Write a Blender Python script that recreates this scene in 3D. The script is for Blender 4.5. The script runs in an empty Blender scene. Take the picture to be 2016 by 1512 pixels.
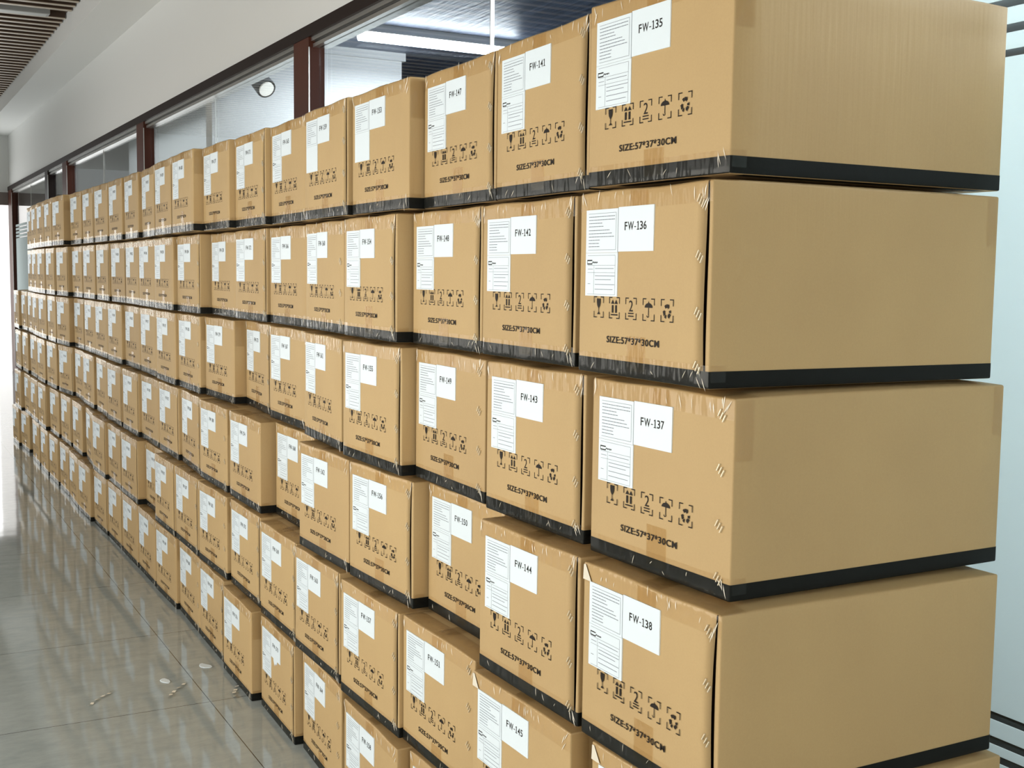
import bpy, math, random
from mathutils import Vector, Matrix
C = bpy.context.scene.collection
sc = bpy.context.scene
R = random.Random(7)

# ---------------------------------------------------------------- camera
def make_camera():
    cx, cy, cz, ya, pi_, ro, f = 1.20971, -1.10576, 1.39245, 0.499267, 0.090729, 0.0124991, 2352.385
    fw = Vector((-math.cos(ya)*math.cos(pi_), math.sin(ya)*math.cos(pi_), -math.sin(pi_)))
    r = fw.cross(Vector((0, 0, 1))).normalized(); u = r.cross(fw)
    r2 = r*math.cos(ro)+u*math.sin(ro); u2 = -r*math.sin(ro)+u*math.cos(ro)
    cd = bpy.data.cameras.new('camera'); cam = bpy.data.objects.new('camera', cd); C.objects.link(cam)
    m = Matrix((r2, u2, -fw)).transposed().to_4x4(); m.translation = Vector((cx, cy, cz))
    cam.matrix_world = m
    cd.sensor_width = 36; cd.lens = f*36/2016; cd.clip_start = 0.02; cd.clip_end = 100
    sc.camera = cam
make_camera()

# ---------------------------------------------------------------- world, exposure, large lights
sc.view_settings.view_transform = 'Standard'; sc.view_settings.look = 'None'
sc.view_settings.gamma = 1; sc.view_settings.exposure = 0.0
w = bpy.data.worlds.new('world'); sc.world = w; w.use_nodes = True
w.node_tree.nodes['Background'].inputs[0].default_value = (0.85, 0.93, 1, 1)
w.node_tree.nodes['Background'].inputs[1].default_value = 0.25

def area(name, loc, aim, sx, sy, power, col):
    ld = bpy.data.lights.new(name, 'AREA'); ld.shape = 'RECTANGLE'; ld.size = sx; ld.size_y = sy
    ld.energy = power; ld.color = col
    o = bpy.data.objects.new(name, ld); C.objects.link(o); o.location = loc
    o.rotation_euler = (Vector(aim)-Vector(loc)).to_track_quat('-Z', 'Y').to_euler()
    return o
WARM = (1, 0.93, 0.82); COOL = (0.86, 0.94, 1.0)
# unseen lights added opposite the stack and behind the camera to light the cartons
area('window_light', (-1.4, -2.52, 0.98), (-1.4, 0, 0.95), 4.4, 1.25, 53, (1, 0.96, 0.89))
area('window_light_far', (-7.6, -2.52, 1.0), (-7.6, 0, 0.95), 5.0, 1.3, 14, (1, 0.96, 0.90))
area('doorway_light', (2.85, -0.95, 1.3), (-5, -0.6, 1.1), 1.5, 2.0, 35, (1, 0.94, 0.84))
area('end_door_light', (-16.2, -0.8, 1.2), (-5, -0.8, 1.2), 2.6, 2.0, 36, (0.97, 0.985, 1.0))
# tube behind the glass, then two unseen lights added to brighten that room
area('tube_light', (-5.28, 1.9, 2.68), (-5.28, 1.9, 0), 0.08, 1.0, 50, COOL)
area('room_light', (0.1, 2.1, 2.5), (-0.2, 0.7, 1.1), 0.3, 1.6, 165, COOL)
area('room_light_far', (-9.5, 1.15, 2.72), (-9.5, 1.15, 0), 6.0, 0.2, 24, COOL)

# ---------------------------------------------------------------- helpers
def prop(o, label=None, cat=None, group=None, kind=None):
    if label: o['label'] = label
    if cat: o['category'] = cat
    if group: o['group'] = group
    if kind: o['kind'] = kind
    return o
class MB:
    """collects polygons with a material slot each"""
    def __init__(s): s.v = []; s.f = []; s.m = []
    def poly(s, pts, mi=0):
        n = len(s.v); s.v += [tuple(p) for p in pts]; s.f.append(tuple(range(n, n+len(pts)))); s.m.append(mi)
    def box(s, a, b, mi=0):
        x0, y0, z0 = a; x1, y1, z1 = b; n = len(s.v)
        s.v += [(x0,y0,z0),(x1,y0,z0),(x1,y1,z0),(x0,y1,z0),(x0,y0,z1),(x1,y0,z1),(x1,y1,z1),(x0,y1,z1)]
        for q in ((0,3,2,1),(4,5,6,7),(0,1,5,4),(1,2,6,5),(2,3,7,6),(3,0,4,7)):
            s.f.append(tuple(n+i for i in q)); s.m.append(mi)
    def cyl(s, p0, p1, r, n=20, mi=0, r1=None, caps=True):
        p0 = Vector(p0); p1 = Vector(p1); d = (p1-p0).normalized(); r1 = r if r1 is None else r1
        a = d.orthogonal().normalized(); b = d.cross(a); k = len(s.v)
        for p, rr in ((p0, r), (p1, r1)):
            for i in range(n):
                t = 2*math.pi*i/n; s.v.append(tuple(p+a*math.cos(t)*rr+b*math.sin(t)*rr))
        for i in range(n):
            j = (i+1) % n; s.f.append((k+i, k+j, k+n+j, k+n+i)); s.m.append(mi)
        if caps:
            s.f.append(tuple(k+i for i in reversed(range(n)))); s.m.append(mi)
            s.f.append(tuple(k+n+i for i in range(n))); s.m.append(mi)
    def mesh(s, name, mats, smooth=False):
        me = bpy.data.meshes.new(name); me.from_pydata(s.v, [], s.f)
        for m in (mats if isinstance(mats, (list, tuple)) else [mats]): me.materials.append(m)
        me.polygons.foreach_set('material_index', s.m)
        if smooth: me.polygons.foreach_set('use_smooth', [True]*len(s.f))
        me.update(); return me
    def obj(s, name, mats, parent=None, smooth=False):
        return link(name, s.mesh(name, mats, smooth), parent)
def link(name, data, parent=None):
    o = bpy.data.objects.new(name, data); C.objects.link(o)
    if parent: o.parent = parent
    return o

# ---------------------------------------------------------------- materials
def mat(name):
    m = bpy.data.materials.new(name); m.use_nodes = True
    nt = m.node_tree; return m, nt, nt.nodes, nt.links, nt.nodes['Principled BSDF']
def noise(nt, scale, detail=3, vec=None, stretch=None, coord='Object'):
    N = nt.nodes; L = nt.links
    tc = N.new('ShaderNodeTexCoord'); mp = N.new('ShaderNodeMapping')
    L.new(tc.outputs[coord], mp.inputs[0])
    if stretch: mp.inputs['Scale'].default_value = stretch
    n = N.new('ShaderNodeTexNoise'); n.inputs['Scale'].default_value = scale; n.inputs['Detail'].default_value = detail
    L.new(mp.outputs[0], n.inputs[0]); return n, mp
def simple(name, col, rough=0.6, metal=0, bump=0, bscale=40, stretch=None, var=0, spec=0.5):
    m, nt, N, L, b = mat(name)
    b.inputs['Base Color'].default_value = (*col, 1); b.inputs['Roughness'].default_value = rough
    b.inputs['Metallic'].default_value = metal; b.inputs['Specular IOR Level'].default_value = spec
    if bump or var:
        n, mp = noise(nt, bscale, 4, stretch=stretch)
        if bump:
            bp = N.new('ShaderNodeBump'); bp.inputs['Strength'].default_value = bump; bp.inputs['Distance'].default_value = 0.01
            L.new(n.outputs[0], bp.inputs['Height']); L.new(bp.outputs[0], b.inputs['Normal'])
        if var:
            mx = N.new('ShaderNodeMix'); mx.data_type = 'RGBA'
            mx.inputs['A'].default_value = (*[c*(1-var) for c in col], 1); mx.inputs['B'].default_value = (*[min(1, c*(1+var)) for c in col], 1)
            L.new(n.outputs[0], mx.inputs['Factor']); L.new(mx.outputs['Result'], b.inputs['Base Color'])
    return m
def emis(name, col, s):
    m, nt, N, L, b = mat(name)
    b.inputs['Base Color'].default_value = (*col, 1); b.inputs['Emission Color'].default_value = (*col, 1)
    b.inputs['Emission Strength'].default_value = s; return m

def cardboard():
    m, nt, N, L, b = mat('kraft_cardboard')
    oi = N.new('ShaderNodeObjectInfo')
    add = N.new('ShaderNodeVectorMath'); add.operation = 'MULTIPLY_ADD'
    tc = N.new('ShaderNodeTexCoord'); sc3 = N.new('ShaderNodeCombineXYZ')
    L.new(oi.outputs['Random'], sc3.inputs[0]); L.new(oi.outputs['Random'], sc3.inputs[1])
    add.inputs[1].default_value = (1, 1, 1)
    sm = N.new('ShaderNodeVectorMath'); sm.operation = 'SCALE'; sm.inputs['Scale'].default_value = 37
    L.new(sc3.outputs[0], sm.inputs[0]); L.new(tc.outputs['Object'], add.inputs[0]); L.new(sm.outputs[0], add.inputs[2])
    n1 = N.new('ShaderNodeTexNoise'); n1.inputs['Scale'].default_value = 5; n1.inputs['Detail'].default_value = 3
    n2 = N.new('ShaderNodeTexNoise'); n2.inputs['Scale'].default_value = 330; n2.inputs['Detail'].default_value = 2
    mp = N.new('ShaderNodeMapping'); mp.inputs['Scale'].default_value = (1, 1, 0.06)
    n3 = N.new('ShaderNodeTexNoise'); n3.inputs['Scale'].default_value = 130; n3.inputs['Detail'].default_value = 1
    for n in (n1, n2): L.new(add.outputs[0], n.inputs[0])
    L.new(add.outputs[0], mp.inputs[0]); L.new(mp.outputs[0], n3.inputs[0])
    cr = N.new('ShaderNodeMix'); cr.data_type = 'RGBA'
    cr.inputs['A'].default_value = (0.41, 0.276, 0.130, 1); cr.inputs['B'].default_value = (0.54, 0.378, 0.176, 1)
    f = N.new('ShaderNodeMath'); f.operation = 'MULTIPLY_ADD'; f.inputs[1].default_value = 0.55; L.new(n1.outputs[0], f.inputs[0])
    f2 = N.new('ShaderNodeMath'); f2.operation = 'MULTIPLY_ADD'; f2.inputs[1].default_value = 0.3; f2.inputs[2].default_value = -0.05
    L.new(n2.outputs[0], f2.inputs[0]); L.new(f2.outputs[0], f.inputs[2])
    f3 = N.new('ShaderNodeMath'); f3.operation = 'MULTIPLY_ADD'; f3.inputs[1].default_value = 0.22; L.new(oi.outputs['Random'], f3.inputs[0]); L.new(f.outputs[0], f3.inputs[2])
    L.new(f3.outputs[0], cr.inputs['Factor']); L.new(cr.outputs['Result'], b.inputs['Base Color'])
    b.inputs['Roughness'].default_value = 0.62; b.inputs['Specular IOR Level'].default_value = 0.3
    bp = N.new('ShaderNodeBump'); bp.inputs['Strength'].default_value = 0.12; bp.inputs['Distance'].default_value = 0.002
    L.new(n3.outputs[0], bp.inputs['Height']); L.new(bp.outputs[0], b.inputs['Normal'])
    return m
M = {}
M['card'] = cardboard()
M['groove'] = simple('inner_flap_liner', (0.10, 0.06, 0.03), 0.9, spec=0.05)  # dark brown paints the shade inside the front groove
M['flute'] = simple('raw_carton_edge', (0.50, 0.39, 0.24), 0.8, bump=0.3, bscale=300)
M['black_tape'] = simple('black_edge_tape', (0.009, 0.010, 0.009), 0.5, bump=0.05, bscale=30, spec=0.1)
def clear_tape(name, tint):
    m, nt, N, L, b = mat(name); N.remove(b)
    out = N['Material Output']
    n, mp = noise(nt, 38, 2, stretch=(1, 1, 0.3)); n2, _ = noise(nt, 9, 2)
    bp = N.new('ShaderNodeBump'); bp.inputs['Strength'].default_value = 0.6; bp.inputs['Distance'].default_value = 0.005
    ad = N.new('ShaderNodeMath'); ad.operation = 'MULTIPLY_ADD'; ad.inputs[1].default_value = 2.0
    L.new(n2.outputs[0], ad.inputs[0]); L.new(n.outputs[0], ad.inputs[2]); L.new(ad.outputs[0], bp.inputs['Height'])
    g = N.new('ShaderNodeBsdfGlossy'); g.inputs['Roughness'].default_value = 0.12; g.inputs[0].default_value = (1, 1, 0.97, 1); L.new(bp.outputs[0], g.inputs['Normal'])
    t = N.new('ShaderNodeBsdfTransparent'); t.inputs[0].default_value = (*tint, 1)
    fr = N.new('ShaderNodeFresnel'); fr.inputs[0].default_value = 1.5; L.new(bp.outputs[0], fr.inputs['Normal'])
    fm = N.new('ShaderNodeMath'); fm.operation = 'MULTIPLY_ADD'; fm.inputs[1].default_value = 0.42; fm.inputs[2].default_value = 0.0; L.new(fr.outputs[0], fm.inputs[0])
    mx = N.new('ShaderNodeMixShader'); L.new(fm.outputs[0], mx.inputs[0]); L.new(t.outputs[0], mx.inputs[1]); L.new(g.outputs[0], mx.inputs[2])
    L.new(mx.outputs[0], out.inputs[0]); return m
M['tape'] = clear_tape('clear_packing_tape', (0.985, 0.972, 0.945))
M['tape_amber'] = clear_tape('doubled_packing_tape', (0.93, 0.885, 0.80))
M['crease'] = simple('white_tape_crease', (0.74, 0.68, 0.55), 0.25, spec=0.7)  # pale tone paints glints on tape creases, also colours folded tape
M['paper'] = simple('label_paper', (0.72, 0.80, 0.84), 0.45, spec=0.4)
M['ink'] = simple('black_ink', (0.018, 0.016, 0.014), 0.6, spec=0.2)
M['grey_ink'] = simple('grey_print', (0.19, 0.21, 0.25), 0.6, spec=0.2)
M['carton_ink'] = simple('dark_brown_print', (0.016, 0.011, 0.007), 0.6, spec=0.2)
M['staple'] = simple('bright_staple', (0.75, 0.66, 0.48), 0.3, metal=0.3)
M['brown_frame'] = simple('mahogany_frame', (0.075, 0.022, 0.012), 0.45, spec=0.2, var=0.35, bscale=8, stretch=(1, 1, 0.1))
M['dark_frame'] = simple('dark_frame', (0.014, 0.006, 0.004), 0.5, spec=0.2)
M['alu'] = simple('brushed_aluminium', (0.62, 0.62, 0.60), 0.3, metal=0.85)
M['black'] = simple('black_gasket', (0.006, 0.006, 0.006), 0.5)
M['white_wall'] = simple('white_plaster', (0.80, 0.81, 0.79), 0.8, bump=0.05, bscale=60)
M['white'] = simple('white_paint', (0.74, 0.75, 0.75), 0.55)
M['dark_panel'] = simple('black_panel', (0.006, 0.007, 0.006), 0.35)  # black standing in for the darkness of the room behind
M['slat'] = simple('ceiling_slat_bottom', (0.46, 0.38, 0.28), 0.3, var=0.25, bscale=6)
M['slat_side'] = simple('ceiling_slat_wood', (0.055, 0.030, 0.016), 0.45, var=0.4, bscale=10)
M['grey'] = simple('grey_metal', (0.33, 0.34, 0.33), 0.4)
M['tube'] = emis('lit_tube', (0.85, 0.93, 1), 30)
M['lampglass'] = emis('lamp_glass', (1, 0.98, 0.92), 0.35)
M['daylight'] = emis('daylit_frosted_glass', (1, 0.99, 0.97), 1.4)
def film_ceiling():
    m, nt, N, L, b = mat('blue_black_film_ceiling')
    b.inputs['Base Color'].default_value = (0.022, 0.028, 0.045, 1); b.inputs['Roughness'].default_value = 0.42; b.inputs['Specular IOR Level'].default_value = 0.35
    n, mp = noise(nt, 12, 5, stretch=(0.35, 3, 1)); mp.inputs['Rotation'].default_value = (0, 0, 0.7)
    bp = N.new('ShaderNodeBump'); bp.inputs['Strength'].default_value = 0.6; bp.inputs['Distance'].default_value = 0.02
    L.new(n.outputs[0], bp.inputs['Height']); L.new(bp.outputs[0], b.inputs['Normal'])
    mx = N.new('ShaderNodeMix'); mx.data_type = 'RGBA'; mx.inputs['A'].default_value = (0.03, 0.04, 0.07, 1); mx.inputs['B'].default_value = (0.20, 0.25, 0.38, 1)
    L.new(n.outputs[0], mx.inputs['Factor']); L.new(mx.outputs['Result'], b.inputs['Base Color']); return m
M['film_ceiling'] = film_ceiling()
def glass():
    m, nt, N, L, b = mat('clear_glass'); N.remove(b); out = N['Material Output']
    g = N.new('ShaderNodeBsdfGlossy'); g.inputs['Roughness'].default_value = 0.0
    t = N.new('ShaderNodeBsdfTransparent'); t.inputs[0].default_value = (0.975, 0.985, 0.98, 1)
    fr = N.new('ShaderNodeFresnel'); ge = N.new('ShaderNodeNewGeometry')
    io = N.new('ShaderNodeMix'); io.data_type = 'FLOAT'; io.inputs['A'].default_value = 1.5; io.inputs['B'].default_value = 1/1.5
    L.new(ge.outputs['Backfacing'], io.inputs['Factor']); L.new(io.outputs['Result'], fr.inputs[0])
    mx = N.new('ShaderNodeMixShader'); L.new(fr.outputs[0], mx.inputs[0]); L.new(t.outputs[0], mx.inputs[1]); L.new(g.outputs[0], mx.inputs[2])
    L.new(mx.outputs[0], out.inputs[0]); return m
M['glass'] = glass()
def frosted():
    m, nt, N, L, b = mat('frosted_film'); N.remove(b); out = N['Material Output']
    d = N.new('ShaderNodeBsdfDiffuse'); d.inputs[0].default_value = (0.64, 0.70, 0.69, 1)
    t = N.new('ShaderNodeBsdfTranslucent'); t.inputs[0].default_value = (0.84, 0.91, 0.92, 1)
    mx = N.new('ShaderNodeMixShader'); mx.inputs[0].default_value = 0.5
    L.new(d.outputs[0], mx.inputs[1]); L.new(t.outputs[0], mx.inputs[2]); L.new(mx.outputs[0], out.inputs[0]); return m
M['frosted'] = frosted()
def stone_floor():
    m, nt, N, L, b = mat('polished_grey_stone_tiles')
    tc = N.new('ShaderNodeTexCoord'); sp = N.new('ShaderNodeSeparateXYZ'); L.new(tc.outputs['Object'], sp.inputs[0])
    def joint(out, off, pitch):
        a = N.new('ShaderNodeMath'); a.operation = 'ADD'; a.inputs[1].default_value = off; L.new(out, a.inputs[0])
        p = N.new('ShaderNodeMath'); p.operation = 'PINGPONG'; p.inputs[1].default_value = pitch/2; L.new(a.outputs[0], p.inputs[0])
        c = N.new('ShaderNodeMath'); c.operation = 'LESS_THAN'; c.inputs[1].default_value = 0.0014; L.new(p.outputs[0], c.inputs[0]); return c
    jx = joint(sp.outputs[0], 2.567+8.1*2, 0.81); jy = joint(sp.outputs[1], 0.148+8.1*2, 0.81)
    mxj = N.new('ShaderNodeMath'); mxj.operation = 'MAXIMUM'; L.new(jx.outputs[0], mxj.inputs[0]); L.new(jy.outputs[0], mxj.inputs[1])
    n, mp = noise(nt, 9, 8, stretch=(2.2, 1, 1)); mp.inputs['Rotation'].default_value = (0, 0, 0.5); n.inputs['Roughness'].default_value = 0.7
    n2, mp2 = noise(nt, 1.2, 4)
    ad = N.new('ShaderNodeMath'); ad.operation = 'MULTIPLY_ADD'; ad.inputs[1].default_value = 0.5
    L.new(n2.outputs[0], ad.inputs[0]); L.new(n.outputs[0], ad.inputs[2])
    cr = N.new('ShaderNodeValToRGB'); cr.color_ramp.elements[0].position = 0.5; cr.color_ramp.elements[0].color = (0.28, 0.32, 0.315, 1)
    cr.color_ramp.elements[1].position = 1.0; cr.color_ramp.elements[1].color = (0.40, 0.44, 0.425, 1)
    L.new(ad.outputs[0], cr.inputs[0])
    mx = N.new('ShaderNodeMix'); mx.data_type = 'RGBA'; mx.inputs['B'].default_value = (0.02, 0.021, 0.02, 1)
    L.new(mxj.outputs[0], mx.inputs['Factor']); L.new(cr.outputs[0], mx.inputs['A']); L.new(mx.outputs['Result'], b.inputs['Base Color'])
    b.inputs['Roughness'].default_value = 0.06; b.inputs["IOR"].default_value = 1.5
    n3, mp3 = noise(nt, 3, 2)
    bp = N.new('ShaderNodeBump'); bp.inputs['Strength'].default_value = 0.05; bp.inputs['Distance'].default_value = 0.01
    L.new(n3.outputs[0], bp.inputs['Height']); L.new(bp.outputs[0], b.inputs['Normal']); return m
M['floor'] = stone_floor()
# ---------------------------------------------------------------- setting
YF, YG = 0.68, 0.724          # front of the frames, plane of the glass
XE = -16.3                    # far end of the corridor
def structure(name, mb, mats, parent=None):
    o = mb.obj(name, mats, parent)
    if parent is None: prop(o, kind='structure')
    return o
b = MB(); b.box((XE-0.2, -2.8, -0.1), (4.4, 6.2, 0)); structure('floor', b, M['floor'])
# corridor ceiling: dark backing with narrow wooden slats running across the corridor
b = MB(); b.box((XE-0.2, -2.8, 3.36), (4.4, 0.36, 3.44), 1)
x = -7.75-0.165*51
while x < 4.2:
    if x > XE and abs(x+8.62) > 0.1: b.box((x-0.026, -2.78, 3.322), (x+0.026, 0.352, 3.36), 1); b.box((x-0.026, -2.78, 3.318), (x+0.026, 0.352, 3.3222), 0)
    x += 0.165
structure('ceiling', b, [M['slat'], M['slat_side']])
b = MB(); b.box((XE-0.2, 0.36, 3.17), (4.4, 0.70, 3.44)); structure('trim_1', b, M['white_wall'])
b = MB(); b.box((XE-0.2, 0.70, 2.487), (4.4, 0.86, 3.44)); structure('wall_back', b, M['white_wall'])
# far end wall with its daylit frosted opening
b = MB()
b.box((XE-0.2, -2.8, 2.42), (XE, 0.70, 3.44)); b.box((XE-0.2, -2.8, 0), (XE, -2.2, 2.42)); structure('wall_far', b, M['white_wall'])
d = link('door_1', None); prop(d, kind='structure')
b = MB(); b.box((XE-0.12, -2.2, 0.0), (XE-0.08, 0.86, 2.25)); b.obj('frosted_pane', M['daylight'], d)
b = MB(); b.box((XE-0.12, -2.2, 2.25), (XE-0.04, 0.86, 2.42))
for yy in (-2.2, -0.82): b.box((XE-0.11, yy, 0), (XE-0.05, yy+0.05, 2.25))
b.obj('door_frame', simple('taupe_frame', (0.25, 0.21, 0.19), 0.4), d)
b = MB(); b.box((XE-0.08, -0.74, 0.9), (XE-0.02, -0.70, 1.5)); b.obj('door_handle', M['alu'], d)
# opposite wall, never in the picture but it closes the corridor and shows in the glass
b = MB(); b.box((XE-0.2, -2.8, 2.5), (4.4, -2.6, 3.44)); b.box((XE-0.2, -2.8, 0), (4.4, -2.6, 0.3))
for x0, x1 in ((XE-0.2, -10.2), (-5.0, -3.8), (0.9, 4.4)): b.box((x0, -2.8, 0.3), (x1, -2.6, 2.5))
structure('wall_front', b, M['white_wall'])
for n, (x0, x1) in enumerate(((-10.2, -5.0), (-3.8, 0.9))):  # unseen glowing windows, added to go with the fill lights
    wd = link('window_%d' % (7+n), None); prop(wd, kind='structure')
    f = MB()
    for q in ((x0, 0.3, x1, 0.36), (x0, 2.44, x1, 2.5), (x0, 0.36, x0+0.06, 2.44), (x1-0.06, 0.36, x1, 2.44), ((x0+x1)/2-0.03, 0.36, (x0+x1)/2+0.03, 2.44)):
        f.box((q[0], -2.72, q[1]), (q[2], -2.62, q[3]))
    f.obj('window_frame', M['alu'], wd)
    g = MB(); g.box((x0+0.06, -2.69, 0.36), (x1-0.06, -2.68, 2.44)); g.obj('frosted_pane', M['daylight'], wd)
b = MB(); b.box((3.0, -2.6, 0), (3.2, -1.9, 3.17)); b.box((3.0, 0.0, 0), (3.2, 0.66, 3.17)); b.box((3.0, -1.9, 2.5), (3.2, 0.0, 3.17))
structure('wall_near', b, M['white_wall'])

# glazed partition: bays between mahogany mullions
MULL = [(-0.68, -0.48), (-4.20, -3.99), (-7.76, -7.52), (-11.36, -11.08), (-12.62, -12.40), (-16.25, -15.85)]
edges = [4.2]+[e for m_ in MULL for e in (m_[1], m_[0])]
SEAMS = {0: [0.95, 2.6], 1: [-2.32], 2: [-5.75], 3: [-9.35], 4: [], 5: [-14.2]}
for i in range(6):
    x1, x0 = edges[2*i], edges[2*i+1]          # glass from x0 to x1
    wn = link('window_%d' % (i+1), None); prop(wn, kind='structure')
    m0 = MULL[i]
    f = MB()
    f.box((m0[0], YF, 0), (m0[1], YG+0.03, 2.44)); 
    f.box((x0, YF, 0.0), (x1, YG+0.03, 0.10))
    f.obj('window_frame', M['brown_frame'] if i not in (4,) else M['dark_frame'], wn)
    f = MB(); f.box((m0[0], YF-0.004, 2.435), (x1, YG+0.1, 2.487)); f.obj('head_beam', M['dark_frame'], wn)
    a = MB(); a.box((x0, YF+0.012, 2.418), (x1, YG+0.05, 2.44)); a.box((x0, YF+0.02, 2.392), (x1, YG+0.05, 2.408))
    a.box((m0[1]-0.002, YF-0.001, 0.1), (m0[1]+0.002, YF+0.004, 2.392)); a.obj('head_channel', M['alu'], wn)
    k = MB(); k.box((x0, YF+0.03, 2.408), (x1, YG+0.05, 2.418)); k.obj('gasket', M['black'], wn)
    xs = [x0+0.008]+sorted(SEAMS[i])+[x1]
    for j in range(len(xs)-1):
        g = MB(); g.box((xs[j]+0.003, YG, 0.1), (xs[j+1]-0.003, YG+0.010, 2.392)); g.obj('glass_pane', M['glass'], wn)
        fb = MB()
        zs = [(0.10, 0.455), (0.469, 0.501), (0.515, 0.533), (0.548, 0.5795), (0.5945, 1.795), (1.808, 1.838), (1.853, 1.883), (1.898, 1.928), (1.943, 1.973)]
        for z0, z1 in zs: fb.box((xs[j]+0.003, YG-0.0015, z0), (xs[j+1]-0.003, YG-0.0005, z1))
        fb.obj('frosted_film', M['frosted'], wn)
    s = MB()
    for xx in SEAMS[i]: s.box((xx-0.003, YG-0.002, 0.1), (xx+0.003, YG+0.011, 2.392))
    if SEAMS[i]: s.obj('joint_strip', M['alu'], wn)

# the room behind the glass
b = MB(); b.box((-7.6, 0.86, 2.80), (4.4, 3.2, 2.9)); prop(b.obj('ceiling', M['film_ceiling']), kind='structure')
b = MB(); b.box((XE-0.2, 0.86, 2.80), (-7.6, 6.2, 2.9)); b.box((-7.6, 3.2, 2.80), (4.4, 6.2, 2.9)); prop(b.obj('ceiling', M['white']), kind='structure')
b = MB(); b.box((XE-0.2, 6.0, 0), (4.4, 6.2, 2.9)); structure('wall_rear', b, simple('rear_room_wall', (0.10, 0.12, 0.14), 0.6))
b = MB(); b.box((-6.16, YG+0.05, 0), (-6.02, 2.0, 2.75)); b.box((-6.18, YG+0.05, 2.75), (-6.0, 2.02, 2.80)); structure('wall_partition', b, M['white'])
b = MB(); b.box((-12.3, 1.5, 0), (-6.16, 1.6, 2.8)); structure('wall_partition', b, M['white'])
b = MB(); b.box((-16.3, 0.80, 0), (-12.7, 0.90, 2.8)); structure('wall_partition', b, M['dark_panel'])  # added black sheet standing in for a dark room behind the glass
b = MB(); b.box((-1.8, 0.88, 0), (0.8, 0.93, 0.62)); structure('wall_partition', b, M['dark_panel'])  # added black sheet that keeps the lower film gaps dark

# lamps
def lamp_root(name, loc, label, cat):
    o = link(name, None); o.location = loc; return prop(o, label, cat)
t = lamp_root('fluorescent_lamp', (-5.28, 1.42, 2.80), 'lit white fluorescent tube on the dark ceiling behind the glass', 'lamp')
b = MB(); b.box((-0.035, -0.02, -0.045), (0.035, 1.02, 0)); b.obj('batten', M['white'], t)
b = MB(); b.cyl((0, 0.0, -0.066), (0, 1.0, -0.066), 0.030, 16); b.obj('tube', M['tube'], t, smooth=True)
t = lamp_root('spotlight', (-5.72, 0.98, 2.80), 'small white cylindrical spotlight on a thin stem behind the glass', 'lamp')
b = MB(); b.cyl((0, 0, -0.255), (0, 0, 0), 0.009, 12); b.cyl((0, 0, -0.02), (0, 0, 0), 0.045, 20); b.obj('stem', M['grey'], t, smooth=False)
p0 = Vector((-0.03, 0.02, -0.31)); ax = Vector((0.68, 0.20, -0.56)).normalized()
b = MB()
prof = [(-0.066, 0.020), (-0.060, 0.036), (-0.048, 0.049), (-0.030, 0.056), (0.050, 0.058), (0.060, 0.056)]
for (a0, r0), (a1, r1) in zip(prof, prof[1:]): b.cyl(p0+ax*a0, p0+ax*a1, r0, 32, r1=r1, caps=False)
b.cyl(p0-ax*0.067, p0-ax*0.066, 0.020, 32); b.cyl(p0+ax*0.050, p0+ax*0.051, 0.057, 32)
b.obj('lamp_housing', simple('lamp_grey_enamel', (0.16, 0.165, 0.165), 0.4), t, smooth=True)
b = MB(); b.cyl(p0+ax*0.052, p0+ax*0.0615, 0.045, 32); b.obj('lamp_lens', M['lampglass'], t)
t = lamp_root('ceiling_lamp', (-8.62, -1.2, 3.36), 'unlit pale linear lamp set between the wooden ceiling slats', 'lamp')
b = MB(); b.box((-0.06, -1.4, -0.05), (0.06, 1.42, 0)); b.obj('lamp_housing', M['grey'], t)
b = MB(); b.box((-0.05, -1.38, -0.054), (0.05, 1.40, -0.05)); b.obj('diffuser', simple('opal_diffuser', (0.5, 0.52, 0.5), 0.4), t)

# paper scraps and a strip of clear tape lying on the floor
for n, (x, y, rz, sx, sy, lab) in enumerate(((-2.925, -0.075, 0.4, 0.030, 0.016, 'white paper scrap on the floor, nearest the bottom row of cartons'),
        (-2.83, -0.235, 0.2, 0.026, 0.014, 'small white paper scrap on the floor, farther out from the cartons'))):
    s = MB(); pts = []
    for k in range(12):
        a = 2*math.pi*k/12; q = (1+0.12*math.sin(3*a+n))
        pts.append((math.cos(a)*sx*q, math.sin(a)*sy*q, 0.001+0.002*abs(math.sin(a*1.5))))
    s.poly(pts); s.poly([(p[0], p[1], 0.0003) for p in reversed(pts)])
    for k in range(12):
        j = (k+1) % 12; s.poly([(pts[k][0], pts[k][1], 0.0003), (pts[j][0], pts[j][1], 0.0003), pts[j], pts[k]])
    o = s.obj('paper_scrap', M['paper']); o.location = (x, y, 0); o.rotation_euler = (0, 0, rz); prop(o, lab, 'paper')
for n, (x, y, rz, ln, lab) in enumerate(((-2.72, -0.22, 2.6, 0.16, 'torn strip of clear tape curling on the floor beside the small scrap'),
        (-2.62, -0.05, 2.9, 0.14, 'torn strip of clear tape on the floor at the foot of the bottom cartons'), (-2.75, -0.46, 2.5, 0.15, 'crumpled strip of clear tape on the floor, farthest from the cartons'))):
    s = MB(); rr = random.Random(n); N_ = 14; prev = None
    for k in range(N_+1):
        u = k/N_; zz = 0.0006+0.0045*abs(math.sin(u*9+n))+0.001*rr.random(); c0 = ((u-.5)*ln, 0.006*math.sin(u*5)-0.006, zz); c1 = ((u-.5)*ln+0.002, 0.006*math.sin(u*5)+0.006, zz*0.6)
        if prev: s.poly([prev[0], c0, c1, prev[1]], 0 if k % 3 else 1)
        prev = (c0, c1)
    o = s.obj('tape_strip', [M['tape'], M['crease']]); o.location = (x, y, 0); o.rotation_euler = (0, 0, rz); prop(o, lab, 'tape')

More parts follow.
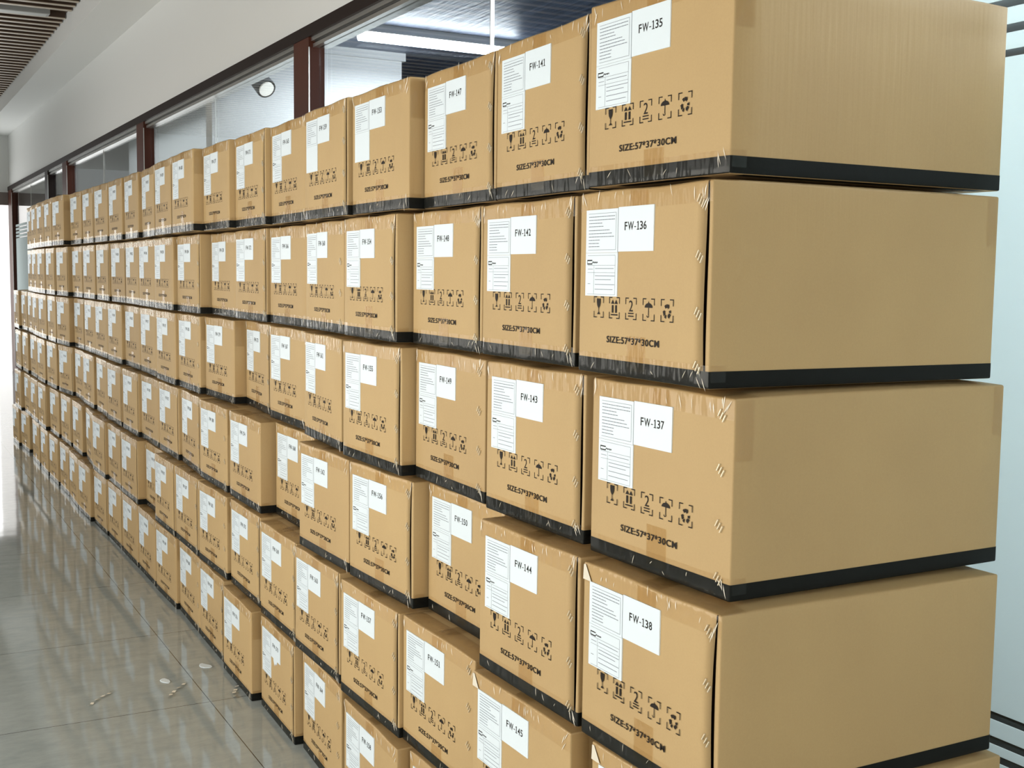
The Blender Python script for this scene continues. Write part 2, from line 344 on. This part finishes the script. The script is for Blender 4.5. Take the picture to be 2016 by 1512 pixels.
# ---------------------------------------------------------------- the cartons
W, D, H = 0.37, 0.57, 0.2985
RAD = 0.0032
def crown(x, y):
    a = max(0, 1-abs(x/0.185)**3.0); c = max(0, 1-abs((y-0.285)/0.285)**8)
    return 0.0070*min(1, a*1.6)**0.8*c
def surface(p, seed, off=0.0, bulge=1.0):
    """point of the un-rounded box -> rounded, slightly bulged carton surface"""
    x, y, z = p
    q = Vector((min(max(x, -W/2+RAD), W/2-RAD), min(max(y, RAD), D-RAD), min(max(z, RAD), H-RAD)))
    d = Vector(p)-q
    if d.length > 1e-9: d.normalize()
    r = q+d*(RAD+off)
    u, v, t = x/(W/2), (y-D/2)/(D/2), (z-H/2)/(H/2)
    ph = seed*1.7
    e = lambda a, b_: max(0, 1-a*a)*max(0, 1-b_*b_)
    r.y -= (0.0011*bulge*e(u, t)*(1+0.5*math.sin(ph)) if y < D/2 and d.y < -0.5 else 0)
    if abs(d.x) > 0.5: r.x += math.copysign(0.0014, d.x)*bulge*e(v, t)*(1+0.7*math.cos(ph+x*9))
    if d.z > 0.5: r.z += crown(x, y)
    # soft handling waviness along the top edges
    if z > H*0.8:
        k = (z-H*0.8)/(H*0.2)
        r.z -= k*0.0012*(1+math.sin(seed*3+u*4.5+v*2)); r.y += k*0.0008*math.sin(seed+u*6) if y < 0.01 else 0
    return r
def brk(a, b_, extra=(), n=6):
    s = {a, a+RAD*0.35, a+RAD, b_-RAD, b_-RAD*0.35, b_}
    for i in range(1, n): s.add(a+(b_-a)*i/n)
    for e in extra: s.add(e)
    s = sorted(s); o = [s[0]]
    for t in s[1:]:
        if t-o[-1] > 2e-4 or t == b_: o.append(t)
    return o
def carton_mesh(seed, groove):
    gx0, gx1 = 0.1722, 0.1776
    X = brk(-W/2, W/2, (gx0-0.001, gx0, gx1, gx1+0.001) if groove else (), 8); Y_ = brk(0, D, (), 10); Z = brk(0, H, (0.025,), 8)
    vid = {}; V = []; F = []; FM = []
    def vert(p, key):
        if key not in vid:
            r = surface(p, seed)
            if groove and p[1] == 0:
                t = p[2]/H; sh = 0.0025*math.sin(t*math.pi)*math.sin(seed+t*2.2)-0.001
                if gx0-0.0015 < p[0] < gx1+0.0015: r.x += sh
                if gx0-0.0015 < p[0] < gx0+1e-4: r.x += 0.0035*(1-math.sin(math.pi*min(1, t*1.05)))
                if abs(p[0]-gx0) < 1e-6 or abs(p[0]-gx1) < 1e-6:
                    if 0.004 < p[2] < H-0.012: r.y += 0.045; r.x -= 0.09 if abs(p[0]-gx0) < 1e-6 else 0.004
            vid[key] = len(V); V.append(tuple(r))
        return vid[key]
    K = lambda p: tuple(round(c*1e5) for c in p)
    def grid(A, B, fn, flip):
        for i in range(len(A)-1):
            for j in range(len(B)-1):
                ps = [fn(A[i], B[j]), fn(A[i+1], B[j]), fn(A[i+1], B[j+1]), fn(A[i], B[j+1])]
                ids = [vert(p, K(p)) for p in ps]
                if flip: ids.reverse()
                if len(set(ids)) < 3: continue
                F.append(ids)
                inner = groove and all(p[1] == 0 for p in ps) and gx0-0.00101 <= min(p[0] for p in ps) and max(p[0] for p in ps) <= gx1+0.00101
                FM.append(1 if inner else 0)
    grid(X, Z, lambda a, b_: (a, 0, b_), False); grid(X, Z, lambda a, b_: (a, D, b_), True)
    grid(Y_, Z, lambda a, b_: (-W/2, a, b_), True); grid(Y_, Z, lambda a, b_: (W/2, a, b_), False)
    grid(X, Y_, lambda a, b_: (a, b_, 0), True); grid(X, Y_, lambda a, b_: (a, b_, H), False)
    me = bpy.data.meshes.new('carton'); me.from_pydata(V, [], F)
    me.materials.append(M['card']); me.materials.append(M['groove'])
    me.polygons.foreach_set('material_index', FM); me.polygons.foreach_set('use_smooth', [True]*len(F)); me.update()
    return me
def patch(mb, A, B, fn, seed, off, mi=0, flip=False):
    idx = {}
    for i, a in enumerate(A):
        for j, b_ in enumerate(B):
            idx[i, j] = len(mb.v); mb.v.append(tuple(surface(fn(a, b_), seed, off)))
    for i in range(len(A)-1):
        for j in range(len(B)-1):
            q = (idx[i, j], idx[i+1, j], idx[i+1, j+1], idx[i, j+1])
            mb.f.append(tuple(reversed(q)) if flip else q); mb.m.append(mi)
def lin(a, b_, n): return [a+(b_-a)*i/n for i in range(n+1)]
def band_mesh(seed):
    m = MB(); o = 0.0005; BH = 0.0255
    Zb = [0, RAD*0.35, RAD, 0.012, BH]
    X = brk(-W/2, W/2, (), 8); Yb = brk(0, D, (), 8)
    patch(m, X, Zb, lambda a, b_: (a, 0, b_), seed, o); patch(m, X, Zb, lambda a, b_: (a, D, b_), seed, o, flip=True)
    patch(m, Yb, Zb, lambda a, b_: (-W/2, a, b_), seed, o, flip=True); patch(m, Yb, Zb, lambda a, b_: (W/2, a, b_), seed, o)
    for (xa, xb, ya, yb) in ((-W/2, W/2, 0, 0.03), (-W/2, W/2, D-0.03, D), (-W/2, -W/2+0.03, 0.03, D-0.03), (W/2-0.03, W/2, 0.03, D-0.03)):
        patch(m, lin(xa, xb, 4), lin(ya, yb, 4), lambda a, b_: (a, b_, 0), seed, o*0.4, flip=True)
    return m.mesh('edge_band', M['black_tape'], True)
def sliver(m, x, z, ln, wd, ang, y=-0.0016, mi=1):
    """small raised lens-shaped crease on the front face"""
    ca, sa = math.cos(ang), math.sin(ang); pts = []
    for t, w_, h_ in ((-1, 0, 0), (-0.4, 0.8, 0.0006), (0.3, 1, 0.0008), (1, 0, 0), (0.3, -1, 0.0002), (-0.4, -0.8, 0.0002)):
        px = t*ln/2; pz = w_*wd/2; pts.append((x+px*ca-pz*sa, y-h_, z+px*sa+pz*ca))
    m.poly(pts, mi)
def tape_mesh(seed, variant):
    rr = random.Random(seed*13+5); m = MB(); o = 0.0007
    Xf = brk(-W/2, W/2, (), 10)
    # strip folded over the top front edge
    lo = 0.262+0.006*rr.random()
    patch(m, Xf, [lo, 0.275, 0.287, H-RAD, H-RAD*0.35, H], lambda a, b_: (a, 0, b_), seed, o)
    patch(m, Xf, [0, RAD*0.35, RAD, 0.02, 0.045], lambda a, b_: (a, b_, H), seed, o)
    # strip over the black band at the front bottom
    patch(m, Xf, [0, RAD*0.35, RAD, 0.012, 0.0255, 0.034], lambda a, b_: (a, 0, b_), seed, o)
    # centre seam tape: short piece down from the top, longer piece up from the bottom, and along the top
    cx = rr.uniform(-0.012, 0.012)
    patch(m, lin(cx-0.026, cx+0.026, 4), lin(0.0, rr.uniform(0.05, 0.085), 4), lambda a, b_: (a, 0, b_), seed, o+0.0003, 2)
    patch(m, lin(cx-0.026, cx+0.026, 4), lin(rr.uniform(0.225, 0.245), H-RAD, 4), lambda a, b_: (a, 0, b_), seed, o+0.0003, 2)
    patch(m, lin(cx-0.026, cx+0.026, 4), lin(RAD, D-RAD, 14), lambda a, b_: (a, b_, H), seed, o+0.0003)
    # wraps onto the near side
    if seed in (0, 4): patch(m, [RAD, 0.012, 0.028+0.01*rr.random()], lin(0.205, H-RAD, 5), lambda a, b_: (W/2, a, b_), seed, o)
    if seed in (0, 2, 5): patch(m, [0.545, 0.555, D-RAD], lin(0.215, H-RAD, 5), lambda a, b_: (W/2, a, b_), seed, o)
    patch(m, [RAD, 0.012, 0.03], lin(0.0, 0.034, 3), lambda a, b_: (W/2, a, b_), seed, o)
    # pale slivers painting the glints of creases: along the top edge, over the band and at the corners
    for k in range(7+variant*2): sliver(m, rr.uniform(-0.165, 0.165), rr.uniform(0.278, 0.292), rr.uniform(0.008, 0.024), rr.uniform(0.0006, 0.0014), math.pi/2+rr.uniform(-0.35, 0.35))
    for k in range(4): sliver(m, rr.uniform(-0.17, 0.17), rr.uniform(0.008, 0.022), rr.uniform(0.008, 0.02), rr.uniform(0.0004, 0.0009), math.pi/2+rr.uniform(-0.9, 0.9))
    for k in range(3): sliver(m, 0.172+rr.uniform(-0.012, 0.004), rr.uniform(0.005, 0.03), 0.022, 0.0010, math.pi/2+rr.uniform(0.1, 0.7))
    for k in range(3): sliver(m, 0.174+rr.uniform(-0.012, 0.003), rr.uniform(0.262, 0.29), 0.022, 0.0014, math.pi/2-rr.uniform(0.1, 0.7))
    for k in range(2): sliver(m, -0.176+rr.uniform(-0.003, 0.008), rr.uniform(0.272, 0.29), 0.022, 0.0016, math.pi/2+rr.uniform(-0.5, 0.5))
    if variant == 2:   # folded-over white corner of tape at the upper left
        y = -0.0018
        m.poly([(-0.182, y-0.0004, 0.293), (-0.176, y-0.0004, 0.294), (-0.157, y-0.0010, 0.268), (-0.183, y-0.0008, 0.268)], 1)
    return m.mesh('clear_tape', [M['tape'], M['crease'], M['tape_amber']], True)

YL = -0.0020   # labels sit just proud of the slightly bulged front
def slab(m, x0, z0, x1, z1, y0=YL, th=0.0006, mi=0):
    m.box((x0, y0-th, z0), (x1, y0+0.0026, z1), mi)
def flat(m, x0, z0, x1, z1, y, mi=1): m.poly([(x0, y, z0), (x1, y, z0), (x1, y, z1), (x0, y, z1)], mi)
def U(u): return u-0.185
YT = YL-0.0009
def text_geo(s, bold=0.0, space=1.0):
    cu = bpy.data.curves.new('t', 'FONT'); cu.body = s; cu.size = 1; cu.offset = bold; cu.space_character = space; cu.resolution_u = 3
    o = bpy.data.objects.new('t', cu); C.objects.link(o)
    dg = bpy.context.evaluated_depsgraph_get(); me = bpy.data.meshes.new_from_object(o.evaluated_get(dg))
    vs = [v.co.copy() for v in me.vertices]; fs = [tuple(p.vertices) for p in me.polygons]
    bpy.data.objects.remove(o); bpy.data.curves.remove(cu); bpy.data.meshes.remove(me)
    x0 = min(v.x for v in vs); x1 = max(v.x for v in vs); z0 = min(v.y for v in vs); z1 = max(v.y for v in vs)
    return [((v.x-x0)/(x1-x0), (v.y-z0)/(z1-z0)) for v in vs], fs
def put_text(m, geo, x0, z0, x1, z1, y, mi):
    vs, fs = geo; n = len(m.v)
    m.v += [(x0+(x1-x0)*a, y, z0+(z1-z0)*c) for a, c in vs]
    for f in fs: m.f.append(tuple(n+i for i in f)); m.m.append(mi)

# sheet with the small print (upper left)
m = MB(); slab(m, U(0.025), 0.1972, U(0.1252), 0.2675)
x0, x1, z0, z1 = U(0.033), U(0.119), 0.2015, 0.2615
for q in ((x0, z1-0.0006, x1, z1), (x0, z0, x1, z0+0.0006), (x1-0.0006, z0, x1, z1)): flat(m, *q, YT)
rr = random.Random(3)
for k, ln in enumerate((0.082, 0.082, 0.043, 0.047, 0.066, 0.074, 0.080, 0.036, 0.034, 0.036)):
    z = 0.2555-0.0053*k-(0.001 if k > 3 else 0); x = x0+0.001
    while x < x0+ln:
        w_ = rr.uniform(0.003, 0.009); flat(m, x, z, min(x+w_, x0+ln), z+0.0011, YT); x += w_+0.0007
flat(m, U(0.1244), 0.1972, U(0.1252), 0.2675, YT)
SHEET = m.mesh('packing_sheet', [M['paper'], M['grey_ink']])
# form with the dark bracket mark (lower left)
def form_mesh(blank):
    m = MB(); slab(m, U(0.025), 0.1265, U(0.1247), 0.1968)
    if not blank:
        x0, x1 = U(0.032), U(0.118)
        for z in (0.1925, 0.1765, 0.1645, 0.1290): flat(m, x0, z, x1, z+0.0005, YT)
        for xx in (x0+0.020, x1): flat(m, xx, 0.129, xx+0.0005, 0.1765 if xx < x1 else 0.1925, YT)
        for k, z in enumerate((0.1710, 0.1590, 0.1530, 0.1450, 0.1370)): flat(m, x0+0.024, z, x1-(0.004, 0.001, 0.012, 0.001, 0.006)[k], z+0.0009, YT)
        flat(m, x0+0.001, 0.1700, x0+0.017, 0.1708, YT); flat(m, x0+0.001, 0.146, x0+0.009, 0.1468, YT)
        a = U(0.0305)
        for q in ((a, 0.1838, a+0.016, 0.1858), (a, 0.1780, a+0.016, 0.1800), (a, 0.1780, a+0.0012, 0.1858), (a+0.015, 0.1800, a+0.017, 0.1812), (a+0.017, 0.1810, a+0.020, 0.1830)): flat(m, *q, YT, 2)
        for k in range(4): flat(m, a+0.021+k*0.0032, 0.1800+(k % 2)*0.0005, a+0.0232+k*0.0032, 0.1826, YT, 2)
    return m.mesh('form_sheet', [M['paper'], M['grey_ink'], M['ink']])
FORM, FORM_BLANK = form_mesh(False), form_mesh(True)
GL = {}
def glyph(c):
    if c not in GL: GL[c] = text_geo(c, 0.012)
    return GL[c]
def number_mesh(s, torn=False):
    m = MB(); slab(m, U(0.1255), 0.1985, U(0.2265), 0.2690)
    if torn:
        y = YL-0.0002
        m.poly([(U(0.150), y, 0.1986), (U(0.152), y, 0.191), (U(0.158), y, 0.184), (U(0.163), y, 0.176), (U(0.168), y, 0.185), (U(0.176), y, 0.181), (U(0.182), y, 0.190), (U(0.190), y, 0.186), (U(0.194), y, 0.1986)], 0)
    t = MB(); a, w_ = U(0.1445), 0.063; z0, z1 = 0.2318, 0.2450
    cells = [(0, 0.125), (0.155, 0.415), (0.445, 0.525), (0.555, 0.67), (0.70, 0.83), (0.86, 0.99)]
    for c, (p, q) in zip(s, cells):
        if c == '-': flat(t, a+p*w_, z0+0.0042, a+q*w_, z0+0.0056, YT, 0)
        elif c == '1':
            mid = a+(p+q)/2*w_
            flat(t, mid-0.0009, z0, mid+0.0013, z1, YT, 0); flat(t, a+p*w_+0.0004, z0, a+q*w_, z0+0.0013, YT, 0)
            t.poly([(mid-0.0007, YT, z1), (mid-0.0032, YT, z1-0.0018), (mid-0.0032, YT, z1-0.0032), (mid-0.0007, YT, z1-0.0016)], 0)
        else: put_text(t, glyph(c), a+p*w_, z0, a+q*w_, z1, YT, 0)
    return m.mesh('number_label', M['paper']), t.mesh('printed_number', M['ink'])

# printed handling symbols
def symbols_mesh():
    m = MB(); y = -0.0020
    cells = [(0.0505, 0.0817), (0.0989, 0.1308), (0.1482, 0.1804), (0.1980, 0.2309), (0.2478, 0.2813)]
    Z0, Z1 = 0.0920, 0.1268
    S = lambda q: flat(m, U(q[0]), q[1], U(q[2]), q[3], y, 0)
    for a, b_ in cells:
        t = 0.0016; l = 0.0095; v = 0.0105
        for (xa, xb) in ((a, a+l), (b_-l, b_)):
            S((xa, Z0, xb, Z0+t)); S((xa, Z1-t, xb, Z1))
        for xv in (a, b_-t):
            S((xv, Z0, xv+t, Z0+v)); S((xv, Z1-v, xv+t, Z1))
    P = lambda pts: m.poly([(U(a), y, c) for a, c in pts], 0)
    c = (cells[0][0]+cells[0][1])/2                                  # glass
    P([(c-0.0012, 0.108), (c+0.0012, 0.108), (c+0.0045, 0.1125), (c+0.0056, 0.117), (c+0.0056, 0.1235), (c+0.0022, 0.1235), (c+0.001, 0.121), (c-0.001, 0.1235), (c-0.0056, 0.1235), (c-0.0056, 0.117), (c-0.0045, 0.1125)])
    S((c-0.0008, 0.100, c+0.0008, 0.108)); P([(c-0.0045, 0.0975), (c+0.0045, 0.0975), (c+0.001, 0.1012), (c-0.001, 0.1012)])
    c = (cells[1][0]+cells[1][1])/2                                  # two arrows up
    for s in (-0.0052, 0.0052):
        P([(c+s-0.0048, 0.1158), (c+s+0.0048, 0.1158), (c+s, 0.1225)]); S((c+s-0.0024, 0.1015, c+s+0.0024, 0.1138))
    S((c-0.0102, 0.0972, c+0.0102, 0.0992))
    c = (cells[2][0]+cells[2][1])/2                                  # stack limit 2
    put_text(m, text_geo('2', 0.0), U(c-0.0055), 0.1052, U(c+0.0055), 0.1225, y, 0)
    S((c-0.0078, 0.1012, c+0.0078, 0.1030)); S((c-0.0078, 0.0968, c+0.0078, 0.0986))
    c = (cells[3][0]+cells[3][1])/2                                  # umbrella
    P([(c+0.0108*math.cos(t), 0.1125+0.0072*math.sin(t)) for t in [math.pi*k/14 for k in range(15)]])
    P([(c-0.0015, 0.1190), (c+0.0015, 0.1190), (c, 0.1232)])
    S((c-0.0008, 0.1005, c+0.0008, 0.1126))
    hk = [(c+0.0008-0.0026+0.0034*math.cos(t), 0.1005+0.0034*math.sin(t)) for t in [-math.pi*k/8 for k in range(9)]]
    hk2 = [(c-0.0018+0.0020*math.cos(t), 0.1005+0.0020*math.sin(t)) for t in [-math.pi*k/8 for k in range(9)]]
    for k in range(8): P([hk[k], hk2[k], hk2[k+1], hk[k+1]])
    c = (cells[4][0]+cells[4][1])/2; zc = 0.1080                      # three chasing arrows
    for k in range(3):
        a0 = math.pi/2+k*2*math.pi/3
        ro, ri = 0.0112, 0.0058
        arc = [a0+0.75-0.15*i for i in range(9)]
        for i in range(8):
            if i in (3,): continue
            P([(c+ro*math.cos(arc[i])*0.92, zc+ro*math.sin(arc[i])), (c+ri*math.cos(arc[i])*0.92, zc+ri*math.sin(arc[i])), (c+ri*math.cos(arc[i+1])*0.92, zc+ri*math.sin(arc[i+1])), (c+ro*math.cos(arc[i+1])*0.92, zc+ro*math.sin(arc[i+1]))])
        t = arc[8]
        P([(c+(ro+0.002)*math.cos(t)*0.92, zc+(ro+0.002)*math.sin(t)), (c+(ri-0.002)*math.cos(t)*0.92, zc+(ri-0.002)*math.sin(t)), (c+(ro+ri)/2*math.cos(t-0.32)*0.92, zc+(ro+ri)/2*math.sin(t-0.32))])
    return m.mesh('handling_symbols', M['carton_ink'])
SYMBOLS = symbols_mesh()
m = MB(); put_text(m, text_geo('SIZE:57*37*30CM', 0.020, 1.12), U(0.0930), 0.0525, U(0.2447), 0.0640, -0.0020, 0); SIZETEXT = m.mesh('size_text', M['carton_ink'])
def staple_mesh(z):
    m = MB()
    if 1:
        for k in range(3):
            x = U(0.3445)+(k-1)*0.0052; zc = z-(k-1)*0.004
            ang = 1.02; ln = 0.0125; w_ = 0.0015
            ca, sa = math.cos(ang), math.sin(ang)
            pts = [(-ln/2, -w_/2), (ln/2, -w_/2), (ln/2, w_/2), (-ln/2, w_/2)]
            top = [(x+a*ca-c*sa, -0.0034, zc+a*sa+c*ca) for a, c in pts]; bot = [(p[0], -0.0006, p[2]) for p in top]
            m.poly(top); [m.poly([bot[i], bot[(i+1) % 4], top[(i+1) % 4], top[i]]) for i in range(4)]
    return m.mesh('staple_mark', M['staple'])
STAPLES = [staple_mesh(z) for z in (0.270, 0.190, 0.108, 0.030)]
NV = 6
CARTON = [carton_mesh(s, s % 2 == 1) for s in range(NV)]
BAND = [band_mesh(s) for s in range(NV)]
TAPE = [[tape_mesh(s, v) for v in range(3)] for s in range(NV)]

# front centre (x, y) on the floor plan and turn of every carton, top row first, near end first
ROWS = [
 [(-0.339,-0.016,0.012),(-0.744,0.012,-0.039),(-1.126,0.029,-0.027),(-1.508,0.004,-0.014),(-1.893,0.005,-0.03),(-2.272,0.024,-0.035),(-2.648,0.018,-0.022),(-3.023,0.005,-0.017),(-3.403,-0.022,-0.023),(-3.787,-0.009,-0.031),(-4.19,0.015,-0.05),(-4.583,0.018,-0.026),(-4.981,0.018,-0.01),(-5.378,0.017,0.009),(-5.76,0.014,-0.002),(-6.149,0.008,0.013),(-6.565,-0.033,0.037),(-6.964,-0.037,-0.004),(-7.357,-0.033,0.001),(-7.746,-0.025,-0.017),(-8.129,-0.009,-0.012)],
 [(-0.337,-0.038,-0.028),(-0.759,-0.005,-0.02),(-1.141,0.009,-0.03),(-1.535,-0.011,-0.03),(-1.929,0.014,-0.062),(-2.311,0.034,-0.019),(-2.693,0.031,-0.005),(-3.08,0.045,-0.025),(-3.483,0.016,-0.001),(-3.875,0.007,-0.011),(-4.257,0.018,-0.016),(-4.638,0.031,-0.018),(-5.02,0.035,0.014),(-5.408,0.026,0.005),(-5.8,0.02,0.006),(-6.196,0.019,0.007),(-6.599,-0.01,0.043),(-7.0,-0.025,0.013),(-7.4,-0.03,0.005),(-7.795,-0.021,-0.017),(-8.185,-0.003,-0.014)],
 [(-0.309,-0.018,0.011),(-0.718,-0.01,0.001),(-1.12,0.008,-0.029),(-1.503,-0.019,0.012),(-1.925,0.006,-0.066),(-2.361,0.047,-0.019),(-2.767,0.076,-0.072),(-3.145,0.045,0.021),(-3.538,0.028,-0.01),(-3.92,0.022,-0.008),(-4.344,0.038,-0.015),(-4.725,0.042,-0.006),(-5.118,0.03,0.002),(-5.541,0.037,0.003),(-5.923,0.04,0.001),(-6.305,0.04,0.003),(-6.686,0.001,0.057),(-7.094,-0.011,0.001),(-7.499,-0.016,0.009),(-7.898,-0.011,-0.011),(-8.295,0.003,-0.011),(-8.696,0.004,0.004),(-9.1,-0.01,-0.012)],
 [(-0.286,-0.047,-0.005),(-0.675,-0.043,0.005),(-1.089,0.033,-0.002),(-1.468,-0.009,0.04),(-1.855,-0.017,0.024),(-2.302,0.05,-0.002),(-2.693,0.006,-0.005),(-3.101,0.007,0.006),(-3.506,0.023,-0.046),(-3.897,0.025,-0.006),(-4.279,0.027,-0.001),(-4.666,0.016,0.003),(-5.079,0.016,0.007),(-5.5,0.027,-0.022),(-5.924,0.026,-0.004),(-6.318,0.039,-0.011),(-6.716,0.016,0.081),(-7.157,-0.008,0.029),(-7.609,-0.017,0.007),(-8.06,-0.011,0.001),(-8.489,-0.02,-0.008),(-8.894,-0.024,-0.002)],
 [(-0.264,-0.034,0.017),(-0.682,-0.052,0.005),(-1.103,-0.023,-0.0),(-1.478,-0.034,0.015),(-1.892,-0.023,0.001),(-2.273,-0.013,-0.008),(-2.68,0.002,-0.013),(-3.081,-0.004,0.017),(-3.476,-0.004,-0.001),(-3.855,-0.006,0.001),(-4.234,0.033,-0.002),(-4.613,-0.004,0.01),(-4.998,-0.002,-0.006),(-5.378,-0.015,0.007),(-5.794,0.005,-0.063),(-6.222,0.005,-0.005),(-6.66,0.004,0.018),(-7.087,-0.007,0.017),(-7.516,-0.03,0.007),(-7.941,-0.029,0.005),(-8.363,-0.026,-0.0),(-8.783,-0.046,0.01)],
 [(-0.298,-0.003,0.0),(-0.68,-0.007,-0.0),(-1.062,-0.025,-0.01),(-1.447,-0.044,-0.026),(-1.882,-0.013,-0.052),(-2.281,-0.014,-0.029),(-2.693,-0.025,-0.021),(-3.109,-0.003,-0.021),(-3.488,0.007,-0.027),(-3.874,-0.0,0.009),(-4.274,0.003,-0.007),(-4.655,0.003,0.0),(-5.041,0.003,0.002),(-5.423,-0.004,0.014),(-5.829,-0.023,0.014),(-6.222,-0.021,-0.017),(-6.645,-0.012,0.009),(-7.075,-0.018,0.017),(-7.502,-0.022,0.003),(-7.949,-0.021,0.008),(-8.643,-0.016,0.048),(-9.057,-0.04,0.014)],
]
PITCH = 0.30819
ORD = ['', 'first', 'second', 'third', 'fourth', 'fifth', 'sixth', 'seventh', 'eighth', 'ninth', 'tenth', 'eleventh', 'twelfth', 'thirteenth', 'fourteenth', 'fifteenth', 'sixteenth', 'seventeenth', 'eighteenth', 'nineteenth', 'twentieth', 'twenty-first', 'twenty-second', 'twenty-third']
RN = ['top row', 'second row from the top', 'third row from the top', 'fourth row from the top', 'fifth row from the top', 'bottom row']
# (row, column) -> 1 groove beside the right edge, 0 plain edge; tape variant 2 has a folded white corner
GROOVE = {(0, 0): 0, (0, 1): 1, (0, 2): 1, (0, 3): 0, (1, 0): 1, (1, 1): 1, (1, 2): 1, (1, 3): 1, (2, 0): 0, (2, 1): 1, (2, 2): 0, (2, 3): 1, (3, 0): 1, (3, 1): 1, (3, 2): 0, (3, 3): 1, (4, 1): 0, (4, 2): 0, (4, 3): 1, (5, 3): 0}
FOLD = {(3, 0), (4, 0), (4, 1)}
GRP = 'numbered cartons stacked along the glass partition'
def build_carton(r, k):
    x, y, t = ROWS[r][k]; nrow = len(ROWS[r]); num = 135+6*k+r
    rr = random.Random(num)
    g = GROOVE.get((r, k), rr.randint(0, 1)); s = rr.choice([0, 2, 4])+g
    root = link('cardboard_box', None); root.location = (x, y, (5-r)*PITCH); root.rotation_euler = (0, 0, t)
    pos = 'nearest the camera' if k == 0 else ('at the far end' if k == nrow-1 else ('%s from the near end' % ORD[k+1] if k < 11 else '%s from the far end' % ORD[nrow-k]))
    look = 'kraft carton marked FW-%d' % num if k < 8 else 'kraft carton with white labels'
    prop(root, '%s, %s, %s' % (look, RN[r], pos), 'box', GRP)
    link('carton', CARTON[s], root)
    prop(link('edge_band', BAND[s], root), 'black tape band round the bottom edge')
    prop(link('clear_tape', TAPE[s][2 if (r, k) in FOLD else rr.randint(0, 1)], root), 'glossy clear packing tape')
    dx, dz, da = rr.gauss(0, 0.0012), rr.gauss(0, 0.0015), rr.gauss(0, 0.006)
    def lab(o):
        o.location = (dx, 0, dz); return o
    lab(link('packing_sheet', SHEET, root))
    lab(link('form_sheet', FORM_BLANK if num in (153, 159) else FORM, root))
    lm, tm = number_mesh('FW-%d' % num, num == 170)
    nl = prop(lab(link('number_label', lm, root)), 'white label reading FW-%d' % num)
    link('printed_number', tm, nl)
    prop(link('handling_symbols', SYMBOLS, root), 'row of five dark handling symbols')
    prop(link('size_text', SIZETEXT, root), 'dark printed line SIZE:57*37*30CM')
    if k < 9 and (g or rr.random() < 0.5):
        for sm in STAPLES: link('staple_mark', sm, root)
for r in range(6):
    for k in range(len(ROWS[r])): build_carton(r, k)
